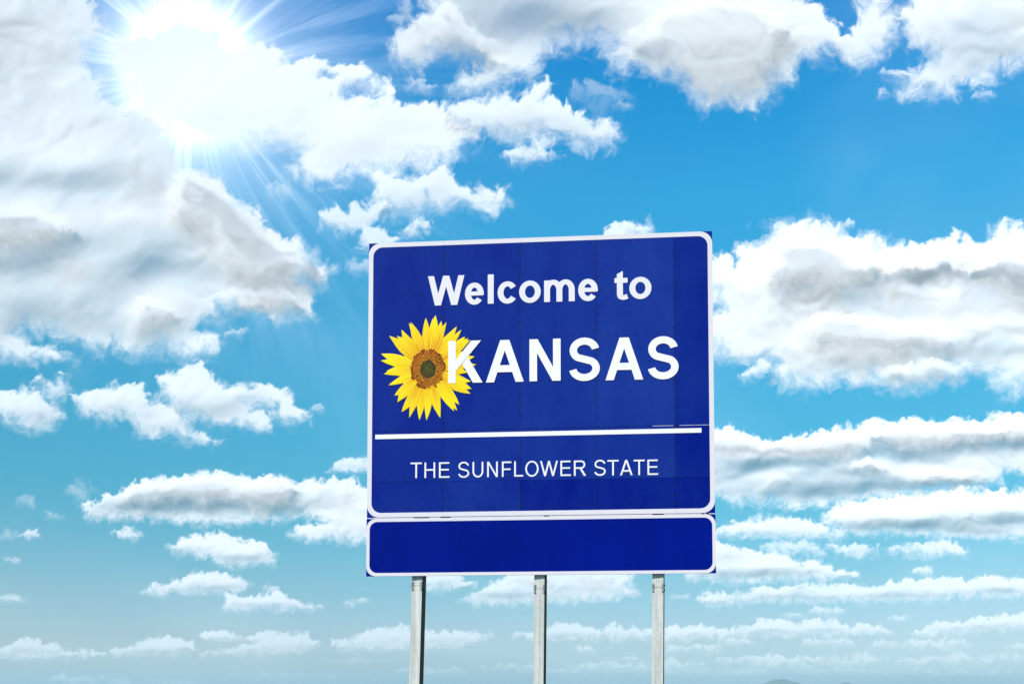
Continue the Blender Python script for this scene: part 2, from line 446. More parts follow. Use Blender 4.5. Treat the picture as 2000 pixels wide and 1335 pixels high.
# (label, outline in degrees-of-view units, options)
CL = [
# key, polygon, opts
("A", [(-300,-250),(60,-250),(120,-60),(155,0),(176,14),(190,32),(208,60),(200,85),(169,102),(165,120),(190,140),(204,172),(211,197),(225,211),(264,215),(303,253),(327,282),(338,310),(350,332),(387,338),(422,352),(451,380),(468,391),(493,419),(518,440),(555,472),(577,470),(607,489),(611,510),(629,507),(651,526),(640,540),(629,559),(599,555),(607,589),(614,607),(573,611),(540,626),(518,614),(470,600),(425,603),(418,622),(392,633),(385,655),(418,657),(414,682),(370,688),(314,681),(274,692),(222,681),(178,674),(122,659),(100,655),(44,644),(30,655),(60,680),(100,690),(140,705),(81,703),(26,700),(0,692),(-120,740),(-300,720)],
 dict(label="huge heaped cloud with grey folds filling the upper left corner", soft=13, puff=1.0, dd=-4000, dark=[(40,352,150,38,0.79),(215,358,130,34,0.35),(305,490,80,46,0.51),(300,520,110,40,0.32),(30,515,95,34,0.57),(160,470,95,26,0.44),(150,590,190,55,0.48),(255,648,140,28,0.48),(420,540,130,34,0.28),(0,60,80,34,0.38),(40,110,120,45,0.22),(20,170,100,40,0.19),(480,600,90,16,0.22),(80,630,100,30,0.26)],
  lite=[(10,430,110,36,.8),(285,608,50,32,.9),(120,300,140,30,.5),(450,440,60,70,.5),(540,540,60,50,.4),(60,560,110,22,.5),(350,570,120,14,.5),(240,420,60,30,.4)], auto=.15)),
("B", [(243,183),(254,165),(232,150),(222,128),(218,100),(245,80),(275,62),(334,50),(380,52),(415,60),(451,85),(500,86),(549,109),(570,120),(627,120),(644,128),(683,123),(715,128),(729,153),(750,163),(768,199),(820,202),(870,206),(898,216),(915,235),(926,272),(894,304),(859,329),(806,336),(757,339),(701,350),(666,353),(613,346),(570,336),(591,303),(563,292),(528,282),(486,282),(422,275),(352,271),(310,268),(270,240),(252,215)],
 dict(label="dazzling white cloud in front of the sun glare", soft=13, lean=.85, puff=.6, dark=[(740,300,120,24,.25)], lite=[(380,160,160,90,.8),(660,240,40,60,.4)], holes=[(705,182,30,13),(640,150,14,8)], auto=.1)),
("C", [(880,230),(905,202),(947,188),(1004,188),(1040,168),(1063,158),(1081,170),(1063,199),(1109,202),(1137,216),(1151,230),(1187,234),(1208,258),(1187,283),(1137,283),(1095,269),(1060,265),(1030,272),(997,276),(965,269),(930,262),(900,255)],
 dict(label="ragged white cloud tapering to the right above the sign", soft=13, dark=[(1010,250,100,16,.3),(1130,262,60,14,.3)], auto=.12, amax=.97)),
("CC", [(986,297),(1018,290),(1045,276),(1070,262),(1081,276),(1067,294),(1099,301),(1074,308),(1028,315),(990,312)],
 dict(label="small ragged white cloud just below the tapering cloud", soft=8, auto=.1, amax=.9)),
("D", [(824,-220),(831,28),(817,45),(800,62),(779,70),(761,91),(765,108),(780,122),(800,132),(820,128),(855,108),(905,105),(936,122),(945,142),(908,150),(880,175),(905,189),(936,189),(985,157),(1030,143),(1055,119),(1090,108),(1135,84),(1174,77),(1195,105),(1216,133),(1258,150),(1300,133),(1317,150),(1342,189),(1380,206),(1405,199),(1462,204),(1497,200),(1511,172),(1546,148),(1564,116),(1606,109),(1645,109),(1666,123),(1694,123),(1712,102),(1758,84),(1765,67),(1754,28),(1736,3),(1733,-40),(1700,-30),(1680,0),(1677,28),(1659,46),(1645,53),(1620,46),(1606,18),(1574,18),(1560,0),(1540,-60),(1500,-220)],
 dict(label="broad white cloud with soft grey belly across the top edge", soft=15, dark=[(1040,40,190,55,0.72),(980,10,110,60,0.38),(1262,118,60,34,0.42),(1405,85,100,50,0.34),(1200,60,110,30,0.26),(870,20,60,60,0.17)], lite=[(1500,20,140,40,.6),(1340,10,100,30,.6),(960,120,60,30,.3)], auto=.08)),
("E", [(1758,21),(1772,10),(1800,-40),(1840,-220),(2320,-220),(2320,150),(2120,120),(2000,127),(1958,134),(1941,155),(1891,169),(1863,180),(1807,190),(1768,180),(1761,162),(1740,148),(1744,134),(1768,130),(1800,123),(1821,120),(1800,92),(1782,70),(1761,42)],
 dict(label="white cloud with pale grey centre in the upper right corner", soft=14, dark=[(1900,62,80,45,.6),(1960,110,90,30,.35),(1850,130,60,22,.25)], lite=[(1820,30,60,30,.5)], auto=.1)),
("F", [(1340,500),(1395,496),(1411,496),(1434,508),(1443,482),(1478,467),(1498,461),(1520,450),(1533,442),(1552,430),(1578,438),(1603,435),(1626,448),(1654,461),(1683,458),(1706,459),(1712,470),(1757,474),(1792,466),(1814,474),(1872,464),(1904,467),(1946,445),(1968,438),(2000,441),(2100,430),(2320,440),(2320,745),(2000,762),(1984,771),(1936,752),(1955,735),(1917,723),(1898,726),(1859,739),(1795,742),(1741,755),(1680,749),(1648,742),(1610,742),(1565,749),(1520,749),(1510,736),(1520,720),(1504,698),(1470,702),(1434,698),(1395,685),(1340,680)],
 dict(label="large bright cloud with blue-grey streaks right of the sign", soft=13, puff=1.5, dark=[(1640,578,150,22,0.60),(1790,612,150,17,0.60),(1872,528,60,28,0.48),(1955,582,85,24,0.42),(1900,680,160,24,0.57),(1552,690,90,16,0.30),(1664,718,90,20,0.27),(1776,530,80,22,0.21),(2100,600,120,30,0.48)], lite=[(1540,520,110,40,.6),(1620,660,200,22,.5),(1800,655,110,14,.5),(1700,500,120,24,.5),(1960,500,100,28,.5),(1840,580,50,14,.5)], auto=.12, holes=[(1396,600,9,14)])),
("FF", [(1446,736),(1462,722),(1480,708),(1498,700),(1504,712),(1498,728),(1475,732),(1455,742)], dict(label="torn little wisp under the left end of the large right cloud", soft=7, amax=.8, auto=0)),
("G", [(1340,838),(1402,835),(1430,838),(1466,845),(1488,857),(1504,860),(1539,853),(1565,851),(1600,846),(1616,838),(1648,832),(1683,827),(1722,822),(1760,822),(1802,819),(1840,821),(1878,819),(1917,821),(1945,810),(1962,805),(2000,808),(2120,800),(2320,815),(2320,915),(2000,930),(1962,923),(1950,940),(1904,952),(1840,958),(1776,966),(1712,970),(1648,981),(1610,990),(1552,989),(1514,981),(1437,981),(1402,965),(1340,950)],
 dict(label="long cloud bank with white crest and grey base at the right edge", soft=7, dark=[(1520,905,170,15,.95),(1580,960,170,22,1.15),(1760,888,170,20,1.1),(1972,868,100,15,1.0),(1800,948,160,14,1.0),(1706,868,40,22,.7),(1430,925,80,20,.5),(1650,925,120,12,.6),(2150,870,160,24,.9)], lite=[(1505,926,60,8,.7),(1690,902,50,10,.7),(1800,922,110,9,.7),(1530,955,50,6,.6),(1430,870,50,22,.4),(1900,845,200,14,.5)], auto=.25)),
("H", [(1603,1006),(1616,997),(1648,984),(1706,973),(1776,968),(1840,958),(1878,955),(1936,958),(2000,957),(2140,945),(2320,950),(2320,1060),(2000,1054),(1920,1048),(1834,1045),(1744,1042),(1680,1042),(1632,1029),(1613,1022)],
 dict(label="second long cloud bank with knobbly white top below the long bank", soft=6, dark=[(1744,1024,150,12,1.0),(1955,1014,110,15,1.0),(1850,1040,140,10,.7),(2160,1020,160,20,.9)], lite=[(1700,1005,90,12,.5),(1850,990,150,14,.5)], auto=.3, amax=.97)),
("I", [(1340,1040),(1398,1035),(1430,1022),(1456,1016),(1485,1010),(1539,1010),(1578,1011),(1610,1026),(1648,1042),(1642,1050),(1568,1051),(1488,1048),(1424,1045),(1360,1048)],
 dict(label="low white cloud hump beside the lower panel on the right", soft=6, dark=[(1500,1044,110,8,.4)], auto=.2, amax=.94)),
("J", [(1485,1067),(1520,1058),(1568,1054),(1597,1064),(1613,1083),(1580,1082),(1552,1077),(1504,1077)], dict(label="thin pale cloud streak under the low white hump", soft=6, amax=.7, auto=.2)),
("JJ", [(1613,1061),(1648,1067),(1667,1061),(1696,1067),(1715,1077),(1680,1086),(1632,1077)], dict(label="small pale streak cloud between two streaks on the right", soft=6, amax=.75, auto=.2)),
("JK", [(1718,1070),(1760,1067),(1808,1061),(1840,1051),(1872,1061),(1891,1077),(1856,1083),(1776,1083),(1738,1077)], dict(label="flat white streak cloud farthest right of the streaks", soft=6, amax=.85, auto=.2)),
("K", [(1340,1064),(1398,1061),(1424,1064),(1462,1070),(1504,1080),(1536,1083),(1565,1096),(1578,1090),(1603,1093),(1632,1112),(1671,1118),(1674,1129),(1598,1132),(1510,1132),(1440,1136),(1388,1132),(1340,1130)],
 dict(label="rounded cloud sloping down from the lower right sign corner", soft=6, dark=[(1460,1122,120,12,.75),(1420,1090,40,20,.3)], lite=[(1500,1100,80,10,.3)], auto=.2, amax=.95)),
("L", [(1363,1164),(1374,1157),(1433,1155),(1461,1162),(1468,1146),(1496,1145),(1528,1146),(1559,1140),(1587,1138),(1608,1146),(1668,1141),(1713,1146),(1738,1132),(1790,1129),(1846,1129),(1888,1131),(1930,1122),(1996,1129),(2150,1124),(2320,1130),(2320,1165),(1996,1162),(1895,1164),(1790,1171),(1685,1173),(1545,1173),(1458,1176),(1405,1182),(1370,1178)],
 dict(label="very long low cloud roll above the right horizon", soft=5, dark=[(1560,1168,140,6,.6),(1780,1164,120,7,.6),(1960,1156,80,8,.6),(1560,1155,20,14,.4)], auto=.3, amax=.86)),
("LL", [(1780,1115),(1804,1104),(1821,1109),(1818,1120),(1796,1117)], dict(label="tiny cloud tuft alone above the long low roll", soft=4, amax=.75, auto=.2)),
("M", [(1290,1228),(1321,1221),(1388,1224),(1410,1230),(1440,1226),(1468,1219),(1482,1211),(1524,1208),(1552,1216),(1601,1209),(1636,1216),(1664,1226),(1685,1215),(1720,1222),(1744,1234),(1702,1238),(1580,1238),(1475,1241),(1405,1245),(1300,1250)],
 dict(label="chain of small humped clouds right of the right post", soft=5, dark=[(1500,1232,60,7,.6),(1620,1232,60,6,.4)], auto=.3, amax=.72)),
("N", [(1783,1237),(1808,1223),(1832,1215),(1895,1209),(1948,1202),(1996,1197),(2120,1190),(2320,1200),(2320,1235),(1996,1226),(1895,1232),(1825,1239)],
 dict(label="faint cloud strip rising towards the right edge", soft=5, dark=[(1930,1226,80,6,.6)], auto=.3, amax=.72)),
("S", [(-300,780),(-120,760),(0,759),(22,757),(56,762),(75,770),(105,789),(120,819),(97,830),(60,839),(37,822),(0,811),(-120,830),(-300,810)], dict(label="rounded white cloud cut by the left edge", soft=9, dark=[(60,815,60,14,.35)], auto=.2)),
("SS", [(67,747),(79,736),(90,750),(120,736),(131,759),(116,781),(97,774),(84,762)], dict(label="ragged tuft between two white clouds on the left", soft=9, amax=.8, auto=.1)),
("SA", [(142,774),(180,757),(210,762),(243,751),(270,747),(292,770),(318,796),(348,807),(375,841),(397,837),(412,856),(434,864),(404,867),(367,860),(322,852),(277,845),(255,830),(243,815),(187,819),(169,800)], dict(label="white cloud slanting down to the right on the left side", soft=9, dark=[(240,800,80,16,.35),(330,838,60,12,.3)], auto=.2)),
("SB", [(311,766),(318,740),(345,721),(375,721),(391,712),(412,729),(434,747),(468,751),(487,747),(524,751),(554,766),(573,789),(603,804),(599,822),(554,826),(539,811),(513,804),(528,830),(468,832),(412,826),(367,819),(330,800)], dict(label="peaked white cloud with a thin tail left of the sign", soft=9, dark=[(420,805,100,16,.4),(360,780,40,16,.2)], holes=[(520,796,16,7)], auto=.2)),
("T", [(154,987),(169,978),(202,976),(206,963),(221,966),(240,953),(262,942),(285,935),(330,931),(375,927),(401,922),(449,925),(479,931),(524,927),(554,927),(577,946),(596,935),(633,938),(655,931),(693,935),(715,950),(760,958),(770,1040),(712,1055),(652,1055),(584,1051),(566,1040),(584,1028),(637,1023),(618,1010),(581,1010),(524,1017),(479,1017),(412,1025),(375,1021),(330,1013),(292,1013),(210,1013),(169,1010)],
 dict(label="long flat cloud with slate-grey underside left of the lower panel", soft=6, dark=[(370,985,170,20,1.3),(300,975,80,18,.6),(545,998,70,13,.7),(630,985,70,14,.3)], lite=[(400,945,160,12,.5),(380,1012,150,7,.5)], auto=.15)),
("U", [(637,920),(659,901),(685,890),(740,900),(740,922),(690,919)], dict(label="small white cap cloud touching the left sign edge", soft=5, auto=.3, amax=.85)),
("V", [(326,1062),(345,1058),(356,1049),(389,1043),(419,1040),(449,1045),(483,1055),(517,1064),(539,1081),(536,1098),(487,1099),(446,1107),(423,1096),(375,1081),(337,1077)], dict(label="plump oval cloud under the long flat cloud", soft=6, dark=[(470,1090,80,9,.6),(400,1074,40,7,.4)], auto=.25)),
("W", [(36,1047),(56,1032),(71,1034),(80,1051),(58,1050)], dict(label="tiny dome-shaped cloud near the left edge", soft=4, auto=.3, amax=.85)),
("X", [(217,1041),(240,1036),(247,1026),(277,1043),(262,1056),(243,1051)], dict(label="tiny ragged cloud left of the plump oval cloud", soft=5, auto=.15, amax=.8)),
("Y", [(274,1156),(303,1139),(333,1141),(363,1128),(377,1115),(425,1116),(459,1124),(496,1139),(474,1154),(407,1156),(326,1159)], dict(label="low arched cloud with a trailing left tail", soft=5, dark=[(420,1150,60,7,.6)], auto=.3, amax=.92)),
("Z", [(437,1187),(440,1160),(466,1165),(496,1160),(555,1157),(581,1172),(607,1182),(629,1185),(610,1190),(518,1187),(474,1190)], dict(label="low cloud below and right of the arched cloud", soft=5, dark=[(520,1182,60,5,.4)], auto=.3, amax=.85)),
("AB", [(-60,1268),(22,1258),(48,1246),(81,1250),(115,1261),(133,1271),(160,1267),(200,1273),(230,1266),(259,1258),(307,1243),(344,1243),(381,1258),(388,1269),(351,1275),(259,1278),(126,1281),(0,1281),(-60,1285)], dict(label="row of humped clouds low at the left edge", soft=5, dark=[(300,1270,60,6,.5)], auto=.3, amax=.75)),
("AC", [(388,1243),(407,1230),(444,1232),(477,1246),(444,1250),(400,1249)], dict(label="small lens-shaped cloud above the low left row", soft=4, auto=.3, amax=.75)),
("AD", [(485,1243),(518,1232),(560,1236),(592,1234),(607,1243),(622,1250),(625,1261),(555,1276),(392,1277),(459,1260),(500,1255)], dict(label="faint flat cloud heap left of the left post", soft=5, auto=.25, amax=.62)),
("AF", [(644,1258),(651,1249),(684,1250),(705,1236),(740,1225),(782,1222),(860,1235),(930,1231),(960,1240),(935,1255),(860,1262),(720,1268),(680,1268)], dict(label="pale flat cloud crossing behind the left post", soft=5, auto=.25, amax=.62)),
("AH", [(736,346),(785,343),(842,339),(873,332),(898,350),(926,361),(958,368),(982,371),(997,389),(975,406),(947,420),(912,410),(877,403),(835,406),(771,410),(750,412),(735,400),(740,375)], dict(label="torn white cloud pointing right above the upper sign edge", soft=13, dark=[(820,385,80,20,.25),(930,400,50,14,.25)], auto=.12, amax=.95)),
("AI", [(630,420),(652,406),(676,406),(701,396),(736,396),(755,408),(743,424),(720,440),(750,450),(775,470),(757,480),(725,490),(705,480),(708,452),(680,452),(637,445)], dict(label="shredded white cloud touching the upper left sign corner", soft=11, auto=.1, amax=.85)),
("AJ", [(778,442),(806,435),(842,438),(850,445),(806,456),(785,452)], dict(label="thin small cloud just above the sign's left top edge", soft=8, auto=.1, amax=.75)),
("AL", [(1165,470),(1183,452),(1197,441),(1222,434),(1240,445),(1250,440),(1265,436),(1278,452),(1275,475)], dict(label="cloud top peeping over the sign's upper edge", soft=9, auto=0, amax=.9)),
("AQ", [(820,1125),(850,1117),(890,1117),(905,1132),(928,1139),(900,1148),(840,1151)], dict(label="bright cloud between the left and middle posts below the sign", soft=5, auto=.25, amax=.85)),
("AR", [(900,1168),(920,1158),(935,1150),(970,1135),(985,1122),(1040,1112),(1180,1112),(1236,1118),(1238,1140),(1225,1148),(1250,1160),(1200,1170),(1080,1176),(1000,1178),(930,1180)], dict(label="wide cloud behind the middle post below the sign", soft=5, dark=[(960,1162,60,7,.5),(1120,1148,70,7,.6),(1020,1165,60,8,.3)], auto=.2, amax=.8)),
("AS", [(1000,1240),(1060,1228),(1090,1218),(1125,1218),(1165,1232),(1200,1218),(1230,1224),(1300,1234),(1260,1246),(1060,1248)], dict(label="low pale cloud between the middle and right posts", soft=5, dark=[(1090,1240,40,5,.4)], auto=.3, amax=.65)),
]
# heaps that stand out in front of the big clouds' folds
BILLOW = {
 "A": [([(330,345),(352,332),(387,338),(422,352),(451,380),(468,391),(493,419),(518,440),(555,472),(577,470),(607,489),(609,520),(590,545),(540,560),(480,555),(440,530),(410,490),(380,450),(340,420),(322,380)], dict(soft=11, dark=[(500,550,100,16,.6)], auto=.1, amax=0.69)),
       ([(-90,440),(0,408),(45,400),(85,408),(115,420),(150,440),(120,462),(60,478),(0,490),(-90,495)], dict(soft=11, auto=.45, amax=0.66)),
       ([(245,600),(265,580),(300,575),(330,590),(350,612),(335,640),(290,650),(255,640)], dict(soft=11, auto=.4, amax=0.63)),
       ([(380,585),(450,565),(520,560),(580,570),(600,590),(560,600),(480,595),(420,600)], dict(soft=8, auto=.3, amax=0.59))],
 "F": [([(1480,520),(1500,490),(1540,470),(1590,462),(1640,475),(1690,490),(1720,520),(1700,545),(1620,560),(1540,560),(1490,545)], dict(soft=12, auto=.24, amax=0.77)),
       ([(1700,500),(1760,480),(1830,478),(1900,475),(1980,470),(2150,465),(2150,520),(1980,540),(1900,510),(1830,505),(1760,530)], dict(soft=12, auto=.24, amax=0.77)),
       ([(1560,640),(1600,612),(1680,614),(1750,625),(1820,640),(1860,650),(1850,672),(1760,690),(1660,690),(1590,675)], dict(soft=11, auto=.28, amax=0.77)),
       ([(1700,740),(1740,715),(1820,700),(1880,705),(1910,715),(1860,735),(1790,742)], dict(soft=9, auto=.18, amax=0.69))],
 "D": [([(1230,70),(1300,20),(1400,-10),(1480,10),(1540,50),(1520,110),(1480,165),(1420,185),(1360,180),(1320,140),(1270,110)], dict(soft=15, auto=.18, amax=0.73, dark=[(1390,110,70,30,.15)])),
       ([(830,40),(880,10),(930,50),(970,90),(900,105),(840,100)], dict(soft=14, auto=.15, amax=.7))],
 "G": [([(1690,850),(1710,832),(1760,826),(1840,826),(1920,825),(2000,815),(2150,810),(2150,850),(2000,855),(1900,862),(1830,872),(1790,880),(1740,868)], dict(soft=6, auto=.45, amax=0.79)),
       ([(1385,850),(1440,845),(1490,866),(1540,860),(1600,855),(1650,845),(1690,850),(1700,880),(1640,890),(1570,892),(1500,885),(1440,890),(1385,880)], dict(soft=6, auto=.45, amax=0.77)),
       ([(1650,905),(1700,893),(1730,905),(1700,917),(1660,918)], dict(soft=5, auto=.2, amax=0.69)),
       ([(1760,925),(1820,912),(1900,915),(1940,925),(1880,935),(1790,936)], dict(soft=5, auto=.2, amax=0.65))],
 "T": [([(210,975),(260,948),(330,935),(400,928),(480,935),(550,935),(575,950),(560,975),(500,985),(430,970),(400,985),(370,970),(320,975),(270,985)], dict(soft=6, auto=.4, amax=0.77))],
}
# thin scraps: x, y, half width, half height, opacity, label
WISP = [(705,518,28,10,.45,"faint scrap of cloud just left of the sign's upper left edge"),(812,168,26,10,.45,"faint scrap of cloud in the dark blue gap between two big upper clouds"),
 (545,371,24,9,.4,"thin scrap of cloud among the sun beams"),(1660,436,12,5,.6,"tiny white puff above the large bright cloud right of the sign"),
 (459,647,17,9,.5,"small scrap under the right end of the huge heaped cloud"),(1723,182,7,10,.5,"tiny upright scrap left of the upper right corner cloud"),
 (1920,187,18,8,.4,"faint scrap below the upper right corner cloud"),(622,796,17,6,.4,"thin wisp at the tip of the peaked cloud's tail"),
 (400,672,24,14,.4,"thin scrap hanging under the huge heaped cloud"),(1165,190,45,18,.28,"filmy veil of cloud right of the ragged tapering cloud"),
 (1215,205,16,7,.35,"tiny filmy scrap at the right end of the filmy veil"),(790,25,10,30,.4,"thin upright wisp left of the broad top cloud"),
 (775,38,14,8,.35,"tiny curl of cloud at the foot of the upright wisp"),(90,690,45,14,.35,"thin frayed strip under the left part of the huge heaped cloud"),
 (1560,438,60,14,.3,"thin veil over the crest of the large bright cloud right of the sign"),(1470,480,40,16,.4,"thin veil at the left shoulder of the large bright cloud"),
 (145,960,14,10,.3,"faint puff left of the long flat cloud, upper of two"),(165,955,20,10,.3,"faint puff touching the long flat cloud's upper left tip"),
 (50,980,16,10,.3,"faint lone puff near the left edge beside the long flat cloud"),(105,1005,16,5,.35,"thin flat streak below the faint puffs on the left"),(15,1045,14,7,.35,"faint puff at the left edge beside the tiny dome cloud"),
 (529,1148,14,6,.6,"tiny white puff above the low cloud right of the arched cloud"),(24,1167,24,5,.7,"tiny flat streak low at the left edge"),(686,1178,12,4,.5,"tiny speck of cloud left below the lower plate, lower of two"),
 (707,1170,14,4,.5,"tiny speck of cloud left below the lower plate, upper of two"),(28,1094,14,5,.4,"tiny faint streak at the left edge below the dome cloud"),
 (1546,1200,20,5,.5,"tiny flat cloud over the left hump of the humped chain"),(1615,1193,30,7,.55,"small flat cloud over the middle of the humped chain"),(1758,1206,20,4,.5,"tiny flat streak between the humped chain and the rising strip"),
 (1238,1155,13,7,.5,"tiny puff left of the right post under the sign"),(1140,1266,17,6,.5,"tiny puff low between the middle and right posts")]
FAR = [(1620,1253,42,7,.45),(1730,1257,26,6,.45),(1823,1256,60,9,.5),
 (1345,1265,60,7,.45),(1440,1253,34,5,.45),(1320,1298,55,8,.45),(1525,1291,95,10,.55),(1660,1289,60,9,.45),(1790,1291,30,6,.5),(1880,1287,60,9,.45),(1965,1283,34,6,.45),(1990,1262,24,5,.4),
 (1210,1300,70,7,.5),(1236,1285,16,5,.45),(880,1245,40,8,.35),(850,1310,60,7,.35),(1000,1303,50,6,.35),(1100,1310,40,5,.3),(148,1328,44,8,.6),(240,1331,26,5,.5),(335,1331,44,5,.45),
 (60,1281,70,6,.35),(1395,1170,20,4,.3),(1700,1310,120,6,.3),(1420,1312,90,6,.3),(1900,1313,100,6,.3),(560,1320,120,6,.22),(700,1290,60,5,.2),(1322,1164,10,3,.4),(1340,1164,8,3,.35)]

cm, nt = new_mat("cloud_vapour")
at = N(nt, "ShaderNodeAttribute", attribute_name="cover")
df = N(nt, "ShaderNodeBsdfDiffuse", i_Roughness=1.0)
df.inputs[0].default_value = (0.95, 0.95, 0.95, 1)
tl = N(nt, "ShaderNodeBsdfTranslucent")
tl.inputs[0].default_value = (0.95, 0.95, 0.95, 1)
at2 = N(nt, "ShaderNodeAttribute", attribute_name="billows")
nt.links.new(at2.outputs["Vector"], df.inputs["Normal"])
nt.links.new(at2.outputs["Vector"], tl.inputs["Normal"])
m1 = N(nt, "ShaderNodeMixShader", i_0=TRL)
nt.links.new(df.outputs[0], m1.inputs[1])
nt.links.new(tl.outputs[0], m1.inputs[2])
tr = N(nt, "ShaderNodeBsdfTransparent")
m2 = N(nt, "ShaderNodeMixShader")
nt.links.new(at.outputs["Fac"], m2.inputs[0])
nt.links.new(tr.outputs[0], m2.inputs[1])
nt.links.new(m1.outputs[0], m2.inputs[2])
nt.links.new(m2.outputs[0], N(nt, "ShaderNodeOutputMaterial").inputs[0])


def sheet(X, Y, a, h, depth):
    """grid points of one skin of a cloud: sight line, pulled nearer by the relief"""
    c, s = math.cos(PITCH), math.sin(PITCH)
    A, B = (X - CX) / F, (CY + SHIFT * 2000 - Y) / F
    d = depth * (1 - h / F)
    return np.stack([A * d, (c - s * B) * d, (s + c * B) * d + EYE], -1)


def depth_of(poly):
    yc = sum(q[1] for q in poly) / len(poly)
    if yc < 770:
        return 9000 - 1.2 * yc
    if yc < 1130:
        return 25500 - 4 * (yc - 770)
    return 44000 - 10 * (yc - 1130)


def cloud(poly, o, seed, name="cloud", raw=False):
    """one cloud: a bulging front skin and a coarser back skin; three layers of distance"""
    yc = sum(q[1] for q in poly) / len(poly)
    depth = o.get("depth") or depth_of(poly) + o.get("dd", 0)
    size = max(max(q[0] for q in poly) - min(q[0] for q in poly), 1)
    step = 2.0 if size > 220 else 1.5
    X, Y, a, h = cloud_field(poly, o, seed, step)
    if yc > 1190:
        a = np.minimum(a * 1.06, 1)
    # the whole heap leans back, its top farther off than its foot
    gy, gx = np.gradient(h, step)
    ln = o.get("lean", LEAN)
    gx, gy = gx - ln * SUNX, gy - ln * SUNY
    mg = np.hypot(gx, gy) + 1e-6
    q = 1.15 * np.tanh(mg / 1.15) / mg
    gx, gy = gx * q, gy * q
    nv = np.stack([-gx, gy, np.ones_like(gx)], -1)
    nv /= np.linalg.norm(nv, axis=-1, keepdims=True)
    rx, ry, rz = np.array([1., 0, 0]), np.array([0, 0, 1.]), np.array([0, -1., 0])
    nw = nv[..., 0:1] * rx + nv[..., 1:2] * ry + nv[..., 2:3] * rz
    h = .22 * h + .35 * LEAN * (Y - yc)
    inner = blur((a > .9 * a.max()).astype(float), 9.0 / step)
    V, Fc, D, NW, base = [], [], [], [], 0
    for back in (0, 1):
        if back:
            q = 4
            X2, Y2, a2, h2 = X[::q, ::q], Y[::q, ::q], a[::q, ::q], h[::q, ::q]
            P = sheet(X2, Y2, a2, h2 - (8 + .25 * size ** .8) * sm(.9, 1, inner[::q, ::q]), depth)
            nq = -nw[::q, ::q]
            al = sm(.9, .99, inner[::q, ::q])
        else:
            P, al, nq = sheet(X, Y, a, h, depth), a, nw
        hh, ww = al.shape
        if hh < 3 or ww < 3:
            continue
        I = np.arange(hh * ww).reshape(hh, ww)
        Q = np.stack([I[1:, :-1], I[1:, 1:], I[:-1, 1:], I[:-1, :-1]], -1).reshape(-1, 4)
        keep = al.reshape(-1)[Q].max(1) > (.5 if back else .004)
        Q = Q[keep]
        if not len(Q):
            continue
        used = np.unique(Q)
        mp = np.zeros(hh * ww, np.int64)
        mp[used] = np.arange(len(used)) + base
        V.append(P.reshape(-1, 3)[used])
        NW.append(nq.reshape(-1, 3)[used])
        D.append(al.reshape(-1)[used])
        Fc.append(mp[Q] if not back else mp[Q][:, ::-1])
        base += len(used)
    V, D, Fc = np.concatenate(V), np.concatenate(D), np.concatenate(Fc)
    NW = np.concatenate(NW)
    return (V, D, Fc, NW) if raw else cloud_mesh(name, V, D, Fc, NW)


def cloud_mesh(name, V, D, Fc, NW):
    org = V.mean(0)
    me = bpy.data.meshes.new(name)
    me.vertices.add(len(V))
    me.vertices.foreach_set("co", (V - org).astype(np.float32).ravel())
    me.loops.add(Fc.size)
    me.loops.foreach_set("vertex_index", Fc.astype(np.int32).ravel())
    me.polygons.add(len(Fc))
    me.polygons.foreach_set("loop_start", np.arange(0, Fc.size, 4, dtype=np.int32))
    me.polygons.foreach_set("use_smooth", np.ones(len(Fc), bool))
    me.update(calc_edges=True)
    me.attributes.new("cover", "FLOAT", "POINT").data.foreach_set("value", D.astype(np.float32))
    me.attributes.new("billows", "FLOAT_VECTOR", "POINT").data.foreach_set("vector", NW.astype(np.float32).ravel())
    ob = link_mesh(name, me, cm)
    ob.location = org
    return ob


for i, (key, poly, o) in enumerate(CL):
    big = tag(cloud(poly, o, i + 1), o["label"], "cloud", "white clouds in the sky")
    for k, (bp_, bo) in enumerate(BILLOW.get(key, ())):
        bo["veil"] = True
        d0 = depth_of(poly) + o.get("dd", 0)
        bo["depth"] = d0 - d0 / F * ((30 + 4 * k if key == "A" else 26 + 4 * k) if bo["soft"] > 7 else 14 + 3 * k)
        b = cloud(bp_, bo, 60 + 10 * i + k, "billow")
        b.parent = big
        b.location = b.location - big.location


def scrap(x, y, rx, ry, al, i, auto, raw=False):
    rs = np.random.RandomState(i)
    th = np.linspace(0, 2 * np.pi, 15)[:-1]
    poly = [(x + rx * np.cos(q) * (1 + .25 * rs.randn()), y + ry * np.sin(q) * (1 + .25 * rs.randn())) for q in th]
    return cloud(poly, dict(soft=max(3.0, min(rx, ry) * .75), amax=al, auto=auto), i, raw=raw)


for i, (x, y, rx, ry, al, lab) in enumerate(WISP):
    tag(scrap(x, y, rx, ry, al, 101 + i, .1), lab, "cloud", "torn scraps of cloud")
# the rows along the horizon that read as one broken band
acc, base = [[], [], [], []], 0
for i, (x, y, rx, ry, al) in enumerate(FAR):
    V, D, Fc, NW = scrap(x, y, rx, ry, al, 201 + i, .2, raw=True)
    for l, v in zip(acc, (V, D, Fc + base, NW)):
        l.append(v)
    base += len(V)
tag(cloud_mesh("distant_clouds", *[np.concatenate(l) for l in acc]), kind="stuff")


# ---------------------------------------------------------------- the welcome sign
SX, SY, SZ, YAW = 0.278915, 11.728722, 3.420252, 0.0907177
W2 = 1.83
tv = np.array([math.cos(YAW), -math.sin(YAW), 0.0])
nv_ = np.array([-math.sin(YAW), -math.cos(YAW), 0.0])
ORG = np.array([SX, SY, 0.0])


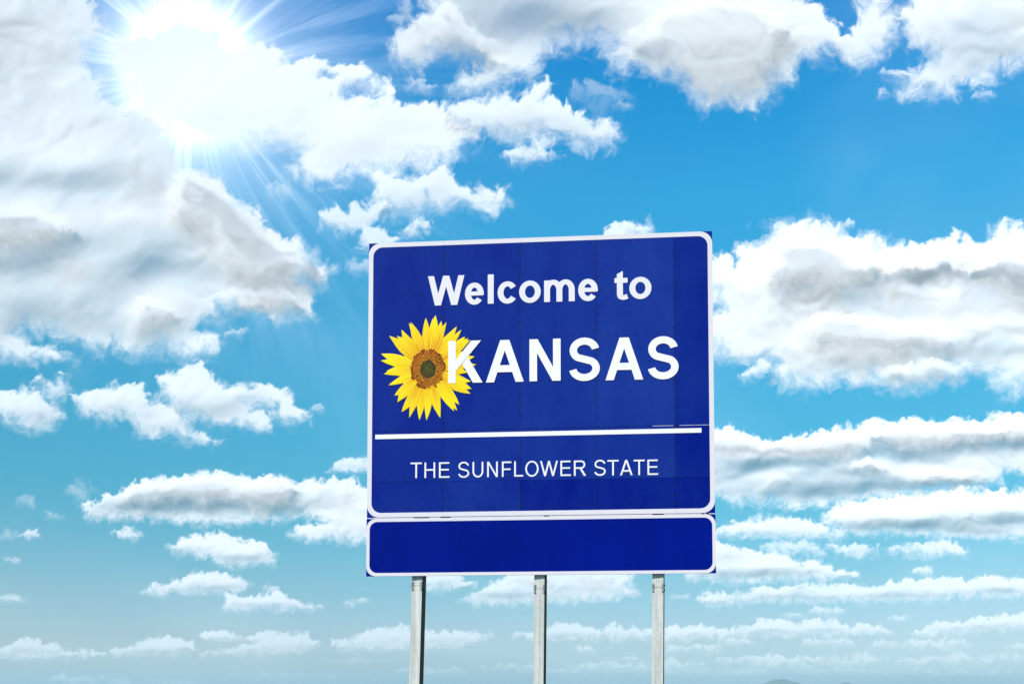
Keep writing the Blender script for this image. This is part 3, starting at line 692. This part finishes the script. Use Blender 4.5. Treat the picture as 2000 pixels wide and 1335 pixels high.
def S(px, py, off=0.0):
    """sign-plane metres (x along the face, z above ground) of a point of the photograph, on a plane off metres behind the face"""
    d = ray(px, py)
    c0 = np.array([0, 0, EYE])
    k = ((ORG - nv_ * off - c0) @ nv_) / (d @ nv_)
    q = c0 + d * k - ORG
    return float(q @ tv), float(q[2])


sign = bpy.data.objects.new("welcome_sign", None)
COL.objects.link(sign)
sign.location = tuple(ORG)
sign.rotation_euler = (0, 0, -YAW)
sign.empty_display_size = 0.3
tag(sign, "large blue state welcome sign with white lettering and a sunflower, on three pale posts", "sign")


def paint(name, base, rough=0.42, spec=0.4, dirt=0.12, scale=3.0, tone=False):
    m, nt = new_mat(name)
    p = N(nt, "ShaderNodeBsdfPrincipled", i_Roughness=rough)
    p.inputs["Specular IOR Level"].default_value = spec
    tc = N(nt, "ShaderNodeTexCoord")
    n1 = N(nt, "ShaderNodeTexNoise")
    n1.inputs["Scale"].default_value, n1.inputs["Detail"].default_value, n1.inputs["Roughness"].default_value = scale, 8.0, 0.6
    mp = N(nt, "ShaderNodeMapping")
    mp.inputs["Scale"].default_value = (1.0, 1.0, 0.55)
    nt.links.new(tc.outputs["Object"], mp.inputs[0])
    nt.links.new(mp.outputs[0], n1.inputs["Vector"])
    n2 = N(nt, "ShaderNodeTexNoise")
    n2.inputs["Scale"].default_value, n2.inputs["Detail"].default_value = scale * 22, 4.0
    nt.links.new(tc.outputs["Object"], n2.inputs["Vector"])
    f = M(nt, "ADD", M(nt, "MULTIPLY", M(nt, "SUBTRACT", n1.outputs[0], 0.5), dirt * 2.6), M(nt, "MULTIPLY", M(nt, "SUBTRACT", n2.outputs[0], 0.5), dirt))
    mx = N(nt, "ShaderNodeMix", data_type="RGBA")
    if tone:
        oi = N(nt, "ShaderNodeObjectInfo")
        sp = N(nt, "ShaderNodeSeparateColor")
        nt.links.new(oi.outputs["Color"], sp.inputs[0])
        f = M(nt, "ADD", f, sp.outputs[0], clamp=True)
        mx.inputs[6].default_value, mx.inputs[7].default_value = base[0] + (1,), base[1] + (1,)
    else:
        f = M(nt, "ADD", f, 0.5, clamp=True)
        mx.inputs[6].default_value = tuple(c * (1 - dirt) for c in base) + (1,)
        mx.inputs[7].default_value = tuple(min(1, c * (1 + dirt)) for c in base) + (1,)
    nt.links.new(f, mx.inputs[0])
    nt.links.new(mx.outputs[2], p.inputs["Base Color"])
    nt.links.new(M(nt, "ADD", M(nt, "MULTIPLY", n1.outputs[0], 0.25), rough - 0.12), p.inputs["Roughness"])
    nt.links.new(p.outputs[0], N(nt, "ShaderNodeOutputMaterial").inputs[0])
    return m


blue = paint("blue_sign_paint", ((0.0, 0.0075, 0.185), (0.014, 0.050, 0.285)), 0.5, 0.03, 0.36, 2.0, tone=True)
blue_low = paint("deep_blue_sign_paint", (0.0, 0.0075, 0.195), 0.5, 0.03, 0.38, 1.6)
white = paint("white_border_paint", (0.72, 0.67, 0.69), 0.55, 0.12, 0.03, 3.0)
white2 = paint("bright_white_vinyl", (0.86, 0.83, 0.83), 0.55, 0.12, 0.012, 3.0)
white1 = paint("soft_white_vinyl", (0.76, 0.72, 0.74), 0.55, 0.12, 0.03, 3.0)
rivet_m = paint("weathered_rivet_heads", (0.004, 0.006, 0.03), 0.6, 0.2, 0.3, 30.0)
metal = paint("bare_aluminium", (0.42, 0.43, 0.44), 0.5, 0.5, 0.15, 6.0)
dark_m = paint("dark_gap_backing", (0.004, 0.008, 0.05), 0.8, 0.1, 0.2, 8.0)
bolt_m = paint("blackened_bolt", (0.03, 0.03, 0.03), 0.45, 0.5, 0.3, 40.0)
plate_m = paint("galvanised_plate", (0.24, 0.25, 0.25), 0.4, 0.5, 0.25, 30.0)

zt = 0.25 * (S(722, 475)[1] + S(1391.5, 452)[1]) * 2
zm_ = 0.25 * (S(716.3, 1011)[1] + S(1396, 1000)[1]) * 2
zl0 = 0.5 * (S(715.5, 1013.5)[1] + S(1396.2, 1002.5)[1])
zb = 0.25 * (S(715, 1126)[1] + S(1398, 1117)[1]) * 2
zr1 = S(1390, 829)[1]
zr2 = 0.5 * (S(900, 939)[1] + S(1200, 934)[1])
xs = [-W2] + [S(q, 750)[0] for q in (866, 1016, 1165.5, 1318)] + [W2]
zs = [zt, zr1, zr2, zm_]
TONE = [[.34, .36, .50, .58, .30], [.36, .42, .48, .50, .20], [.33, .38, .14, .12, .10]]
rs = np.random.RandomState(3)
G = 0.0014
for r in range(3):
    for c in range(5):
        x0, x1, z1, z0 = xs[c] + (G if c else 0), xs[c + 1] - (G if c < 4 else 0), zs[r] - (G if r else 0), zs[r + 1] + (G if r < 2 else 0)
        nx, nz = 10, max(4, int((z1 - z0) / 0.09))
        vs, fs = [], []
        for j in range(nz + 1):
            for i in range(nx + 1):
                a, b = i / nx, j / nz
                e = min(1, 6 * min(a, 1 - a)) * min(1, 8 * min(b, 1 - b))
                dy = .0022 * e * (0.5 + 0.5 * math.sin(5 * a + 3 * c + r) * math.cos(4 * b + 2 * c)) + .0010 * e * rs.rand()
                vs.append((x0 + (x1 - x0) * a, dy, z0 + (z1 - z0) * b))
        for j in range(nz):
            for i in range(nx):
                k = j * (nx + 1) + i
                fs.append((k, k + 1, k + nx + 2, k + nx + 1))
        mb = MB()
        mb.add(vs, fs, True)
        t = .016
        q = [(x0, 0, z0), (x1, 0, z0), (x1, 0, z1), (x0, 0, z1), (x0, t, z0), (x1, t, z0), (x1, t, z1), (x0, t, z1)]
        mb.add(q, [(0, 4, 5, 1), (1, 5, 6, 2), (2, 6, 7, 3), (3, 7, 4, 0), (4, 7, 6, 5)])
        o = mb.build("sheet", blue, sign, fix=False)
        o.color = (TONE[r][c], 0, 0, 1)
# light caught in the upper seam's right end, painted as pale strips
for (a, b) in ((1275, 1315), (1326, 1390)):
    xa, xb = S(a, 829)[0], S(b, 829)[0]
    mb = MB()
    mb.box(xa, xb, -.0008, .006, zr1 - .0019, zr1 + .0019)
    mb.build("lit_seam_strip", white, sign)
mb = MB()
mb.box(-W2 + .02, W2 - .02, .018, .030, zm_ + .03, zt - .03)
mb.build("backing_panel", dark_m, sign)

# lower plate
mb = MB()
mb.box(-W2 - .003, W2 + .003, .0, .018, zb, zl0)
mb.build("lower_plate", blue_low, sign)
mb = MB()
mb.box(-W2, W2, .004, .016, zl0 + .0012, zm_ - .0012)
mb.build("joint_strip", white, sign)
for (a, b) in ((808, 838), (860, 880), (1062, 1072), (1274, 1296), (1370, 1376), (1379, 1384)):
    ya = 1011 - (a - 716) * 11 / 680.0
    xa, xb = S(a, ya)[0], S(b, ya)[0]
    mb = MB()
    mb.box(xa, xb, .0005, .005, zl0 + .0016, zm_ - .0016)
    mb.build("joint_gap", dark_m, sign)


def rr(x0, x1, z0, z1, r, n=10):
    pts = []
    for cx, cz, a0 in ((x1 - r, z1 - r, 0), (x0 + r, z1 - r, 90), (x0 + r, z0 + r, 180), (x1 - r, z0 + r, 270)):
        for k in range(n + 1):
            a = math.radians(a0 + 90 * k / n)
            pts.append((cx + r * math.cos(a), cz + r * math.sin(a)))
    return pts


PXM = 186.0
for (z0, z1, w, r, ex) in ((zm_, zt, 9.0, 24.0, 0), (zb, zl0, 6.3, 19.0, .003)):
    w, r = w / PXM, r / PXM
    mb = MB()
    mb.strip(rr(-W2 - ex, W2 + ex, z0, z1, r), rr(-W2 - ex + w, W2 + ex - w, z0 + w, z1 - w, r - w * .55), -.0022, -.0002, closed=True)
    mb.build("border", white, sign)

grime = paint("border_joint_grime", (0.36, 0.34, 0.34), 0.7, 0.1, 0.3, 30.0)
for xx in xs[1:5]:
    for za_, zb2_ in ((zt - 9 / PXM, zt), (zm_, zm_ + 9 / PXM)):
        mb = MB()
        mb.box(xx - .0011, xx + .0011, -.0027, -.0005, za_, zb2_)
        mb.build("border_joint", grime, sign)

# dividing line
za, zb_ = S(733, 848)[1], S(733, 857)[1]
zc, zd = S(1370, 836)[1], S(1370, 844.5)[1]
mb = MB()
mb.box(S(733, 852)[0], S(1370, 840)[0], -.0034, -.0004, .5 * (zb_ + zd), .5 * (za + zc))
mb.build("dividing_line", white2, sign)


# ---- lettering: each letter a thin cut-out; strokes lie a hair above one another
def bow(cx, cz, rx, rz, a0, a1, n=26):
    return [(cx + rx * math.cos(math.radians(a0 + (a1 - a0) * k / n)), cz + rz * math.sin(math.radians(a0 + (a1 - a0) * k / n))) for k in range(n + 1)]


def ribbon(mb, pts, sv, sh, y):
    L, R = [], []
    n = len(pts)
    for i in range(n):
        a, b = pts[max(0, i - 1)], pts[min(n - 1, i + 1)]
        dx, dz = b[0] - a[0], b[1] - a[1]
        l = math.hypot(dx, dz) or 1
        dx, dz = dx / l, dz / l
        hw = .5 * math.hypot(sv * dz, sh * dx)
        L.append((pts[i][0] - dz * hw, pts[i][1] + dx * hw))
        R.append((pts[i][0] + dz * hw, pts[i][1] - dx * hw))
    mb.strip(L, R, y, -.0006)


def chaikin(p, n=2):
    for _ in range(n):
        q = [p[0]]
        for a, b in zip(p, p[1:]):
            q += [(a[0] * .75 + b[0] * .25, a[1] * .75 + b[1] * .25), (a[0] * .25 + b[0] * .75, a[1] * .25 + b[1] * .75)]
        p = q + [p[-1]]
    return p


def glyph(ch, x0, x1, z0, z1, sv, sh, y0=-.0040, name="letter", mat=None, parent=None):
    w, h = x1 - x0, z1 - z0
    mb = MB()
    k = [0]

    def Y():
        k[0] += 1
        return y0 - .00016 * k[0]

    def P(*pts):
        mb.prism([(x0 + a * w, z0 + b * h) for a, b in pts], Y(), -.0006)

    def R(a0, a1, b0, b1):
        """rectangle in metres from the lower left corner"""
        mb.prism([(x0 + a0, z0 + b0), (x0 + a1, z0 + b0), (x0 + a1, z0 + b1), (x0 + a0, z0 + b1)], Y(), -.0006)

    def D(ta, ba, s, zb0=0., zb1=1.):
        """slanting stroke: left edge at the top, left edge at the bottom, level width"""
        mb.prism([(x0 + ba, z0 + zb0 * h), (x0 + ba + s, z0 + zb0 * h), (x0 + ta + s, z0 + zb1 * h), (x0 + ta, z0 + zb1 * h)], Y(), -.0006)

    if ch == "W":
        s = sv * 1.03
        c1, c2 = w * .275, w * .725
        D(0, c1 - s / 2, s)
        D(w / 2 - s / 2, c1 - s / 2, s)
        D(w / 2 - s / 2, c2 - s / 2, s)
        D(w - s, c2 - s / 2, s)
    elif ch == "A":
        s = sv * 1.08
        D(w / 2 - s * .56, 0, s)
        D(w / 2 - s * .44, w - s, s)
        R(w * .24, w * .76, h * .235, h * .235 + sh)
    elif ch == "K":
        R(0, sv, 0, h)
        P((.22, .29), (.22, .55), (.665, 1), (.955, 1))
        P((.413, .444), (.567, .615), (1, 0), (.72, 0))
    elif ch == "N":
        R(0, sv, 0, h)
        R(w - sv, w, 0, h)
        s = sv * 1.08
        D(.0 * w, w - s, s)
    elif ch == "S":
        rx = (w - sv) / 2
        zc1 = h * .5 + (h * .5 - sh / 2) / 2
        zc0 = h * .5 - (h * .5 - sh / 2) / 2
        rz = (h * .5 - sh / 2) / 2
        cx = x0 + w / 2
        up = bow(cx, z0 + zc1, rx * .95, rz, 8, 232, 26)
        lo = bow(cx, z0 + zc0, rx, rz, 52, -172, 26)
        mid = [(up[-1][0] * (1 - t) + lo[0][0] * t, up[-1][1] * (1 - t) + lo[0][1] * t) for t in (.25, .5, .75)]
        ribbon(mb, chaikin(up + mid + lo, 1), sv * .97, sh, Y())
    elif ch in "Cc":
        ribbon(mb, bow(x0 + w * .52, z0 + h / 2, w * .52 - sv / 2, (h - sh) / 2, 34, 326, 40), sv, sh, Y())
    elif ch in "Oo":
        o1 = bow(x0 + w / 2, z0 + h / 2, w / 2, h / 2, 0, 360, 56)[:-1]
        o2 = bow(x0 + w / 2, z0 + h / 2, w / 2 - sv, h / 2 - sh, 0, 360, 56)[:-1]
        mb.strip(o1, o2, Y(), -.0006, closed=True)
    elif ch == "e":
        R(sv * .8, w - .1 * sv, h * .415, h * .415 + sh * .82)
        ribbon(mb, bow(x0 + w / 2, z0 + h / 2, w / 2 - sv / 2, (h - sh) / 2, -8, 322, 46), sv, sh, Y())
    elif ch == "l":
        R(0, w, 0, h)
    elif ch == "m":
        R(0, sv, 0, h * .975)
        for a in (0, 1):
            xa, xb = sv / 2 + a * (w - sv) / 2, sv / 2 + (a + 1) * (w - sv) / 2
            rx = (xb - xa) / 2
            rz = h * .36
            pts = bow(x0 + (xa + xb) / 2, z0 + h - sh / 2 - rz, rx, rz, 172, 0, 22) + [(x0 + xb, z0 + h * .4), (x0 + xb, z0)]
            ribbon(mb, pts, sv, sh, Y())
    elif ch == "t":
        P((.18, .2), (.64, .2), (.64, 1), (.18, .89))
        R(0, w, h * .585, h * .755)
        ribbon(mb, chaikin([(x0 + w * .41, z0 + h * .30), (x0 + w * .41, z0 + h * .17), (x0 + w * .47, z0 + sh * .5), (x0 + w * .72, z0 + sh * .36), (x0 + w * .99, z0 + sh * .62)], 2), sv, sh * .95, Y())
    elif ch == "T":
        R(0, w, h - sh, h)
        R((w - sv) / 2, (w + sv) / 2, 0, h - sh)
    elif ch == "H":
        R(0, sv, 0, h)
        R(w - sv, w, 0, h)
        R(sv, w - sv, h * .47, h * .47 + sh)
    elif ch == "E":
        R(0, sv, 0, h)
        R(sv, w, 0, sh)
        R(sv, w * .93, h * .47, h * .47 + sh)
        R(sv, w * .97, h - sh, h)
    elif ch == "F":
        R(0, sv, 0, h)
        R(sv, w * .92, h * .44, h * .44 + sh)
        R(sv, w, h - sh, h)
    elif ch == "L":
        R(0, sv, 0, h)
        R(sv, w, 0, sh)
    elif ch == "U":
        rx = (w - sv) / 2
        pts = [(x0 + sv / 2, z0 + h), (x0 + sv / 2, z0 + h * .6)] + bow(x0 + w / 2, z0 + sh / 2 + h * .34, rx, h * .34, 180, 360, 26) + [(x0 + w - sv / 2, z0 + h * .6), (x0 + w - sv / 2, z0 + h)]
        ribbon(mb, pts, sv, sh, Y())
    elif ch == "R":
        R(0, sv, 0, h)
        zb1, zt1 = h * .46 + sh / 2, h - sh / 2
        r = (zt1 - zb1) / 2
        pts = [(x0 + sv, z0 + zt1), (x0 + w * .5, z0 + zt1)] + bow(x0 + w * .93 - sv / 2 - r, z0 + (zt1 + zb1) / 2, r, r, 88, -88, 18) + [(x0 + w * .5, z0 + zb1), (x0 + sv, z0 + zb1)]
        ribbon(mb, pts, sv, sh, Y())
        P((.47, .47), (.64, .47), (1, 0), (.80, 0))
    o = mb.build(name, mat, parent)
    return o


def word(name, items, mat, sv, sh, y0=-.0040):
    """items: letter, left, right, top, bottom in the photograph; the line's height is shared"""
    par = bpy.data.objects.new(name, None)
    COL.objects.link(par)
    par.parent = sign
    for ch, l, r, t, b in items:
        m = .5 * (t + b)
        x0, x1 = S(l, m)[0], S(r, m)[0]
        z1, z0 = S(.5 * (l + r), t)[1], S(.5 * (l + r), b)[1]
        glyph(ch, x0, x1, z0, z1, sv / PXM, sh / PXM, y0, "letter", mat, par)
    return par


word("welcome_lettering", [("W", 836, 907, 538.5, 596), ("e", 908.3, 945, 552, 595), ("l", 952.8, 964.3, 536, 593), ("c", 972, 1009.2, 549.5, 593),
                           ("o", 1014, 1056.2, 548, 591.5), ("m", 1062.7, 1122.5, 546, 589), ("e", 1129.3, 1167.6, 544.5, 588), ("t", 1200.2, 1225.8, 529.3, 585),
                           ("o", 1229.2, 1272.3, 540.7, 584)], white1, 11.7, 10.0)
word("state_name_lettering", [("K", 875.8, 942.7, 665.5, 747.6), ("A", 949.2, 1023, 664, 746), ("N", 1034.2, 1095, 662, 743.9), ("S", 1111.3, 1171.7, 659.3, 744),
                              ("A", 1182.4, 1256, 659.2, 741.8), ("S", 1264.8, 1325.5, 656.7, 740.7)], white2, 14.9, 14.0, -.0075)
word("motto_lettering", [("T", 802, 824, 902.8, 933), ("H", 829.2, 850, 902.6, 932.7), ("E", 857.5, 878.2, 902.2, 932.4), ("S", 895, 916.6, 901.2, 932.4), ("U", 923, 944, 901.5, 931.8),
                         ("N", 951.6, 972.2, 901, 931), ("F", 980.4, 998.8, 900.7, 930.4), ("L", 1004.4, 1021.8, 900.3, 930), ("O", 1026, 1052, 899.4, 930.4), ("W", 1055, 1089.6, 899.5, 929.2),
                         ("E", 1094.6, 1115, 899.2, 928.8), ("R", 1121, 1144.8, 898.8, 928.5), ("S", 1160.8, 1183, 897.4, 928.6), ("T", 1186.4, 1208.2, 897.8, 927.9),
                         ("A", 1211, 1235.5, 897.6, 927.5), ("T", 1237.6, 1259, 897.3, 927.1), ("E", 1264.6, 1285.2, 897, 926.8)], white2, 3.2, 3.0)

# rivets along the seams and across the sheets
mb = MB()
rs = np.random.RandomState(8)


def rivet(x, z, r=.0082, hgt=.0016):
    n = 6
    vs = [(x + r * math.cos(2 * math.pi * k / n), -.0003, z + r * math.sin(2 * math.pi * k / n)) for k in range(n)]
    vs += [(x + .6 * r * math.cos(2 * math.pi * k / n), -hgt, z + .6 * r * math.sin(2 * math.pi * k / n)) for k in range(n)]
    mb.add(vs, [(k, (k + 1) % n, n + (k + 1) % n, n + k) for k in range(n)] + [tuple(range(n, 2 * n))], True)


for py, jit in ((489, 0), (577, .006), (665, .004), (751, .004), (841, .0), (847.5, .0), (932, .004), (993, 0)):
    z = S(740, py)[1]
    x = -W2 + .085
    while x < W2 - .07:
        if rs.rand() > .06:
            rivet(x + rs.uniform(-.008, .008), z + rs.uniform(-.004, .004) + rs.choice([-1, 1]) * jit * .5, .0076 + .002 * rs.rand())
        x += rs.uniform(.082, .118)
for xx in xs[1:5]:
    z = zm_ + .1
    while z < zt - .08:
        for sd_ in (-1, 1):
            if rs.rand() > .1:
                rivet(xx + sd_ * (.018 + .002 * rs.rand()), z + rs.uniform(-.008, .008), .0078 + .002 * rs.rand())
        z += rs.uniform(.075, .11)
tag(mb.build("rivet_heads", rivet_m, sign), kind="stuff")

# ---- sunflower
flower = bpy.data.objects.new("sunflower", None)
COL.objects.link(flower)
flower.parent = sign
pm, nt = new_mat("sunflower_petal")
p = N(nt, "ShaderNodeBsdfPrincipled", i_Roughness=0.6)
p.inputs["Specular IOR Level"].default_value = 0.2
al = N(nt, "ShaderNodeAttribute", attribute_name="along")
ac = N(nt, "ShaderNodeAttribute", attribute_name="across")
oi = N(nt, "ShaderNodeObjectInfo")
cr = color_ramp(nt, [(0.0, (.72, .28, .002, 1)), (.35, (.87, .55, .002, 1)), (1.0, (.92, .75, .003, 1))])
cv = N(nt, "ShaderNodeCombineXYZ")
nt.links.new(M(nt, "MULTIPLY", ac.outputs["Fac"], 6.0), cv.inputs[0])
nt.links.new(M(nt, "MULTIPLY", al.outputs["Fac"], 1.3), cv.inputs[1])
nt.links.new(M(nt, "MULTIPLY", oi.outputs["Random"], 50.0), cv.inputs[2])
ns_ = N(nt, "ShaderNodeTexNoise")
ns_.inputs["Scale"].default_value, ns_.inputs["Detail"].default_value = 1.0, 3.0
nt.links.new(cv.outputs[0], ns_.inputs["Vector"])
nt.links.new(M(nt, "ADD", M(nt, "ADD", M(nt, "MULTIPLY", M(nt, "SUBTRACT", ns_.outputs[0], .5), 1.7), M(nt, "MULTIPLY", al.outputs["Fac"], .85)),
               M(nt, "MULTIPLY", M(nt, "SUBTRACT", oi.outputs["Random"], .45), .45), clamp=True), cr.inputs[0])
nt.links.new(cr.outputs[0], p.inputs["Base Color"])
nt.links.new(p.outputs[0], N(nt, "ShaderNodeOutputMaterial").inputs[0])

fcx, fcz = S(836, 721)
FS = 1 / 5.133 / PXM


def petal(tx, tz, half, bend, layer, r0=.5):
    """tip in enlarged-photo units from the flower's centre (x right, z up)"""
    L = math.hypot(tx, tz)
    ux, uz = tx / L, tz / L
    vx, vz = -uz, ux
    n, m = 12, 6
    vs, fs, A, B = [], [], [], []
    rb = 120.0
    for i in range(n + 1):
        t = i / n
        d = rb + (L - rb) * t
        wd = half * (.62 + .38 * math.sin(min(1, t * 1.9) * math.pi / 2)) * (1 - max(0, (t - .42) / .58) ** 1.75)
        wd *= 1 + .05 * math.sin(9 * t + layer)
        cb = bend * (math.sin(t * math.pi * .9)) * half
        for j in range(m + 1):
            a = -1 + 2 * j / m
            px_, pz_ = ux * d + vx * (a * wd + cb), uz * d + vz * (a * wd + cb)
            y = -.0012 - layer * .00011 - .0009 * (1 - abs(a) ** 1.5) - (.0006 if j in (2, 4) else 0)
            vs.append((fcx + px_ * FS, y, fcz + pz_ * FS))
            A.append(t)
            B.append(a)
    for i in range(n):
        for j in range(m):
            k = i * (m + 1) + j
            fs.append((k, k + m + 1, k + m + 2, k + 1))
    mb = MB()
    mb.add(vs, fs, True)
    o = mb.build("petal", pm, flower, fix=False)
    o.data.attributes.new("along", "FLOAT", "POINT").data.foreach_set("value", A)
    o.data.attributes.new("across", "FLOAT", "POINT").data.foreach_set("value", B)


TIPS = [(190, 315), (270, 320), (108, 495), (105, 570), (163, 682), (137, 712), (190, 828), (247, 932), (288, 1010), (320, 1105), (408, 1172), (515, 1195), (578, 1200), (725, 1178),
        (862, 1112), (898, 1103), (917, 1045), (1035, 930), (1045, 880), (1040, 800), (1000, 720), (1092, 638), (1075, 555), (1045, 520), (1030, 382), (1008, 360), (972, 338), (937, 272),
        (890, 235), (788, 190), (725, 172), (667, 110), (640, 140), (570, 137), (415, 178), (388, 188), (325, 248)]
rs = np.random.RandomState(21)
TIPS = sorted(TIPS, key=lambda q: math.atan2(672 - q[1], q[0] - 595))
order = list(range(len(TIPS)))
rs.shuffle(order)
for li, i in enumerate(order):
    x, z = TIPS[i]
    petal(x - 595, 672 - z, rs.uniform(38, 60), rs.uniform(-.5, .5), li * .5 + 10)
for i in range(30):
    a = 2 * math.pi * (i + .5) / 30
    L = rs.uniform(310, 375)
    petal(L * math.cos(a) * .92, L * math.sin(a), 40, rs.uniform(-.3, .3), rs.uniform(0, 8))

dm, nt = new_mat("sunflower_seed_head")
p = N(nt, "ShaderNodeBsdfPrincipled", i_Roughness=0.8)
p.inputs["Specular IOR Level"].default_value = 0.15
rd = N(nt, "ShaderNodeAttribute", attribute_name="along")
tc2 = N(nt, "ShaderNodeTexCoord")
vo = N(nt, "ShaderNodeTexVoronoi")
vo.inputs["Scale"].default_value = 105.0
nt.links.new(tc2.outputs["Object"], vo.inputs["Vector"])
nz_ = N(nt, "ShaderNodeTexNoise")
nz_.inputs["Scale"].default_value = 22.0
nt.links.new(tc2.outputs["Object"], nz_.inputs["Vector"])
cr = color_ramp(nt, [(.0, (.11, .10, .016, 1)), (.32, (.065, .066, .014, 1)), (.42, (.07, .042, .014, 1)), (.50, (.46, .17, .012, 1)), (.84, (.42, .12, .010, 1)), (1., (.20, .05, .006, 1))])
nt.links.new(M(nt, "ADD", rd.outputs["Fac"], M(nt, "MULTIPLY", M(nt, "SUBTRACT", nz_.outputs[0], .5), .16), clamp=True), cr.inputs[0])
dk_ = N(nt, "ShaderNodeMapRange")
dk_.inputs[1].default_value, dk_.inputs[2].default_value, dk_.inputs[3].default_value, dk_.inputs[4].default_value = .34, .70, 1.5, .12
nt.links.new(vo.outputs["Distance"], dk_.inputs[0])
mx = N(nt, "ShaderNodeVectorMath", operation="SCALE")
nt.links.new(cr.outputs[0], mx.inputs[0])
nt.links.new(dk_.outputs[0], mx.inputs[3])
nt.links.new(mx.outputs[0], p.inputs["Base Color"])
nt.links.new(p.outputs[0], N(nt, "ShaderNodeOutputMaterial").inputs[0])
n, m = 48, 12
vs, fs, A = [(fcx, -.0052, fcz)], [], [0.0]
for j in range(1, m + 1):
    r = j / m
    for i in range(n):
        a = 2 * math.pi * i / n
        jag = 1 + (.035 * math.sin(11 * a) + .03 * math.sin(23 * a + 1)) * r ** 4
        vs.append((fcx + 181 * r * jag * math.cos(a) * FS, -.0048 - .0012 * math.sin(r * math.pi), fcz + 210 * r * jag * math.sin(a) * FS))
        A.append(r)
for i in range(n):
    fs.append((0, 1 + i, 1 + (i + 1) % n))
for j in range(m - 1):
    for i in range(n):
        a, b = 1 + j * n, 1 + (j + 1) * n
        fs.append((a + i, b + i, b + (i + 1) % n, a + (i + 1) % n))
mb = MB()
mb.add(vs, fs, True)
o = mb.build("seed_head", dm, flower)
o.data.attributes.new("along", "FLOAT", "POINT").data.foreach_set("value", A)

# ---- posts and the beams that carry the sheets
side_mat = paint("shaded_post_side", (0.105, 0.088, 0.05), 0.8, 0.2, 0.3, 14.0)  # shade of the posts' right faces, put into a dark olive colour
pmat, nt = new_mat("weathered_post_paint")
p = N(nt, "ShaderNodeBsdfPrincipled", i_Roughness=0.72)
tc3 = N(nt, "ShaderNodeTexCoord")
mp = N(nt, "ShaderNodeMapping")
mp.inputs["Scale"].default_value = (26, 26, 1.1)
nt.links.new(tc3.outputs["Object"], mp.inputs[0])
n1 = N(nt, "ShaderNodeTexNoise")
n1.inputs["Scale"].default_value, n1.inputs["Detail"].default_value, n1.inputs["Roughness"].default_value = 1.0, 7.0, .65
nt.links.new(mp.outputs[0], n1.inputs["Vector"])
n2 = N(nt, "ShaderNodeTexNoise")
n2.inputs["Scale"].default_value, n2.inputs["Detail"].default_value = 60.0, 4.0
nt.links.new(tc3.outputs["Object"], n2.inputs["Vector"])
cr = N(nt, "ShaderNodeValToRGB")
cr.color_ramp.elements[0].position, cr.color_ramp.elements[0].color = .34, (.34, .35, .31, 1)
cr.color_ramp.elements[1].position, cr.color_ramp.elements[1].color = .60, (.64, .64, .59, 1)
nt.links.new(M(nt, "ADD", M(nt, "MULTIPLY", n1.outputs[0], .7), M(nt, "MULTIPLY", n2.outputs[0], .3)), cr.inputs[0])
nt.links.new(cr.outputs[0], p.inputs["Base Color"])
bp = N(nt, "ShaderNodeBump", i_Strength=.25, i_Distance=.002)
nt.links.new(n1.outputs[0], bp.inputs["Height"])
nt.links.new(bp.outputs[0], p.inputs["Normal"])
nt.links.new(p.outputs[0], N(nt, "ShaderNodeOutputMaterial").inputs[0])

for zz in (zt - .12, zt - .62, zr1 + .05, zr2 - .02, zm_ + .07, zb + .28):
    mb = MB()
    y1 = .0315
    mb.box(-W2 + .03, W2 - .03, .0305, .034, zz - .045, zz + .045)
    mb.box(-W2 + .03, W2 - .03, .0345, .055, zz + .041, zz + .045)
    mb.box(-W2 + .03, W2 - .03, .0345, .055, zz - .045, zz - .041)
    mb.build("beam", metal, sign)

PY = .036
for (lt, lb, wt_, ysm) in ((804.3, 798.2, 20.7, 1142.5), (1043.3, 1041, 20, 1148.5), (1274.3, 1273.2, 21, 1146.3)):
    xa, za = S(lt, 1124, PY)
    xb, zb2 = S(lb, 1335, PY)
    sl = (xa - xb) / (za - zb2)
    wd, dp = wt_ / PXM * 1.02, .152
    rot = YAW * 0 + math.radians(6.5)
    cz = S(lt, ysm, PY)[1]
    xc = xb + (cz - zb2) * sl

    def prof(x0, x1, y0, y1, z0, z1, mb):
        """box following the post's lean and twist"""
        q = []
        for z in (z0, z1):
            ox = xc + (z - cz) * sl
            for x, y in ((x0, y0), (x1, y0), (x1, y1), (x0, y1)):
                q.append((ox + x * math.cos(rot) + y * math.sin(rot), PY + .013 - x * math.sin(rot) + y * math.cos(rot), z))
        mb.add(q, [(0, 1, 5, 4), (1, 2, 6, 5), (2, 3, 7, 6), (3, 0, 4, 7), (4, 5, 6, 7), (3, 2, 1, 0)])

    mb = MB()
    prof(0, wd, 0, dp, -.6, cz - .0022, mb)
    prof(0, wd, 0, dp, cz + .0022, zt - .15, mb)
    prof(.006, wd - .006, .006, dp - .006, cz - .03, cz + .03, mb)
    post = mb.build("post", pmat, sign)
    post.data.materials.append(side_mat)
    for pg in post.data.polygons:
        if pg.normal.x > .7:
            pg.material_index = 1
    for side, xo in ((0, -.006), (1, wd - .020)):
        mb = MB()
        for up in (0, 1):
            z0 = cz + (.004 if up else -.040)
            prof(xo + (.003 if up else 0), xo + .023 + (.003 if up else 0), -.009, .0, z0, z0 + .036, mb)
        prof(xo + .003, xo + .020, -.013, -.0095, cz - .028, cz + .030, mb)
        mb.build("fuse_plate", plate_m, post)
        for zz in (cz - .034, cz + .036):
            mb = MB()
            prof(xo + .004, xo + .020, -.019, -.0098, zz - .008, zz + .008, mb)
            mb.build("bolt", metal, post)
    for zz, yy in ((cz + .022, .055), (cz - .026, .040)):
        mb = MB()
        prof(wd + .0002, wd + .012, yy - .012, yy + .012, zz - .012, zz + .012, mb)
        mb.build("bolt", bolt_m, post)
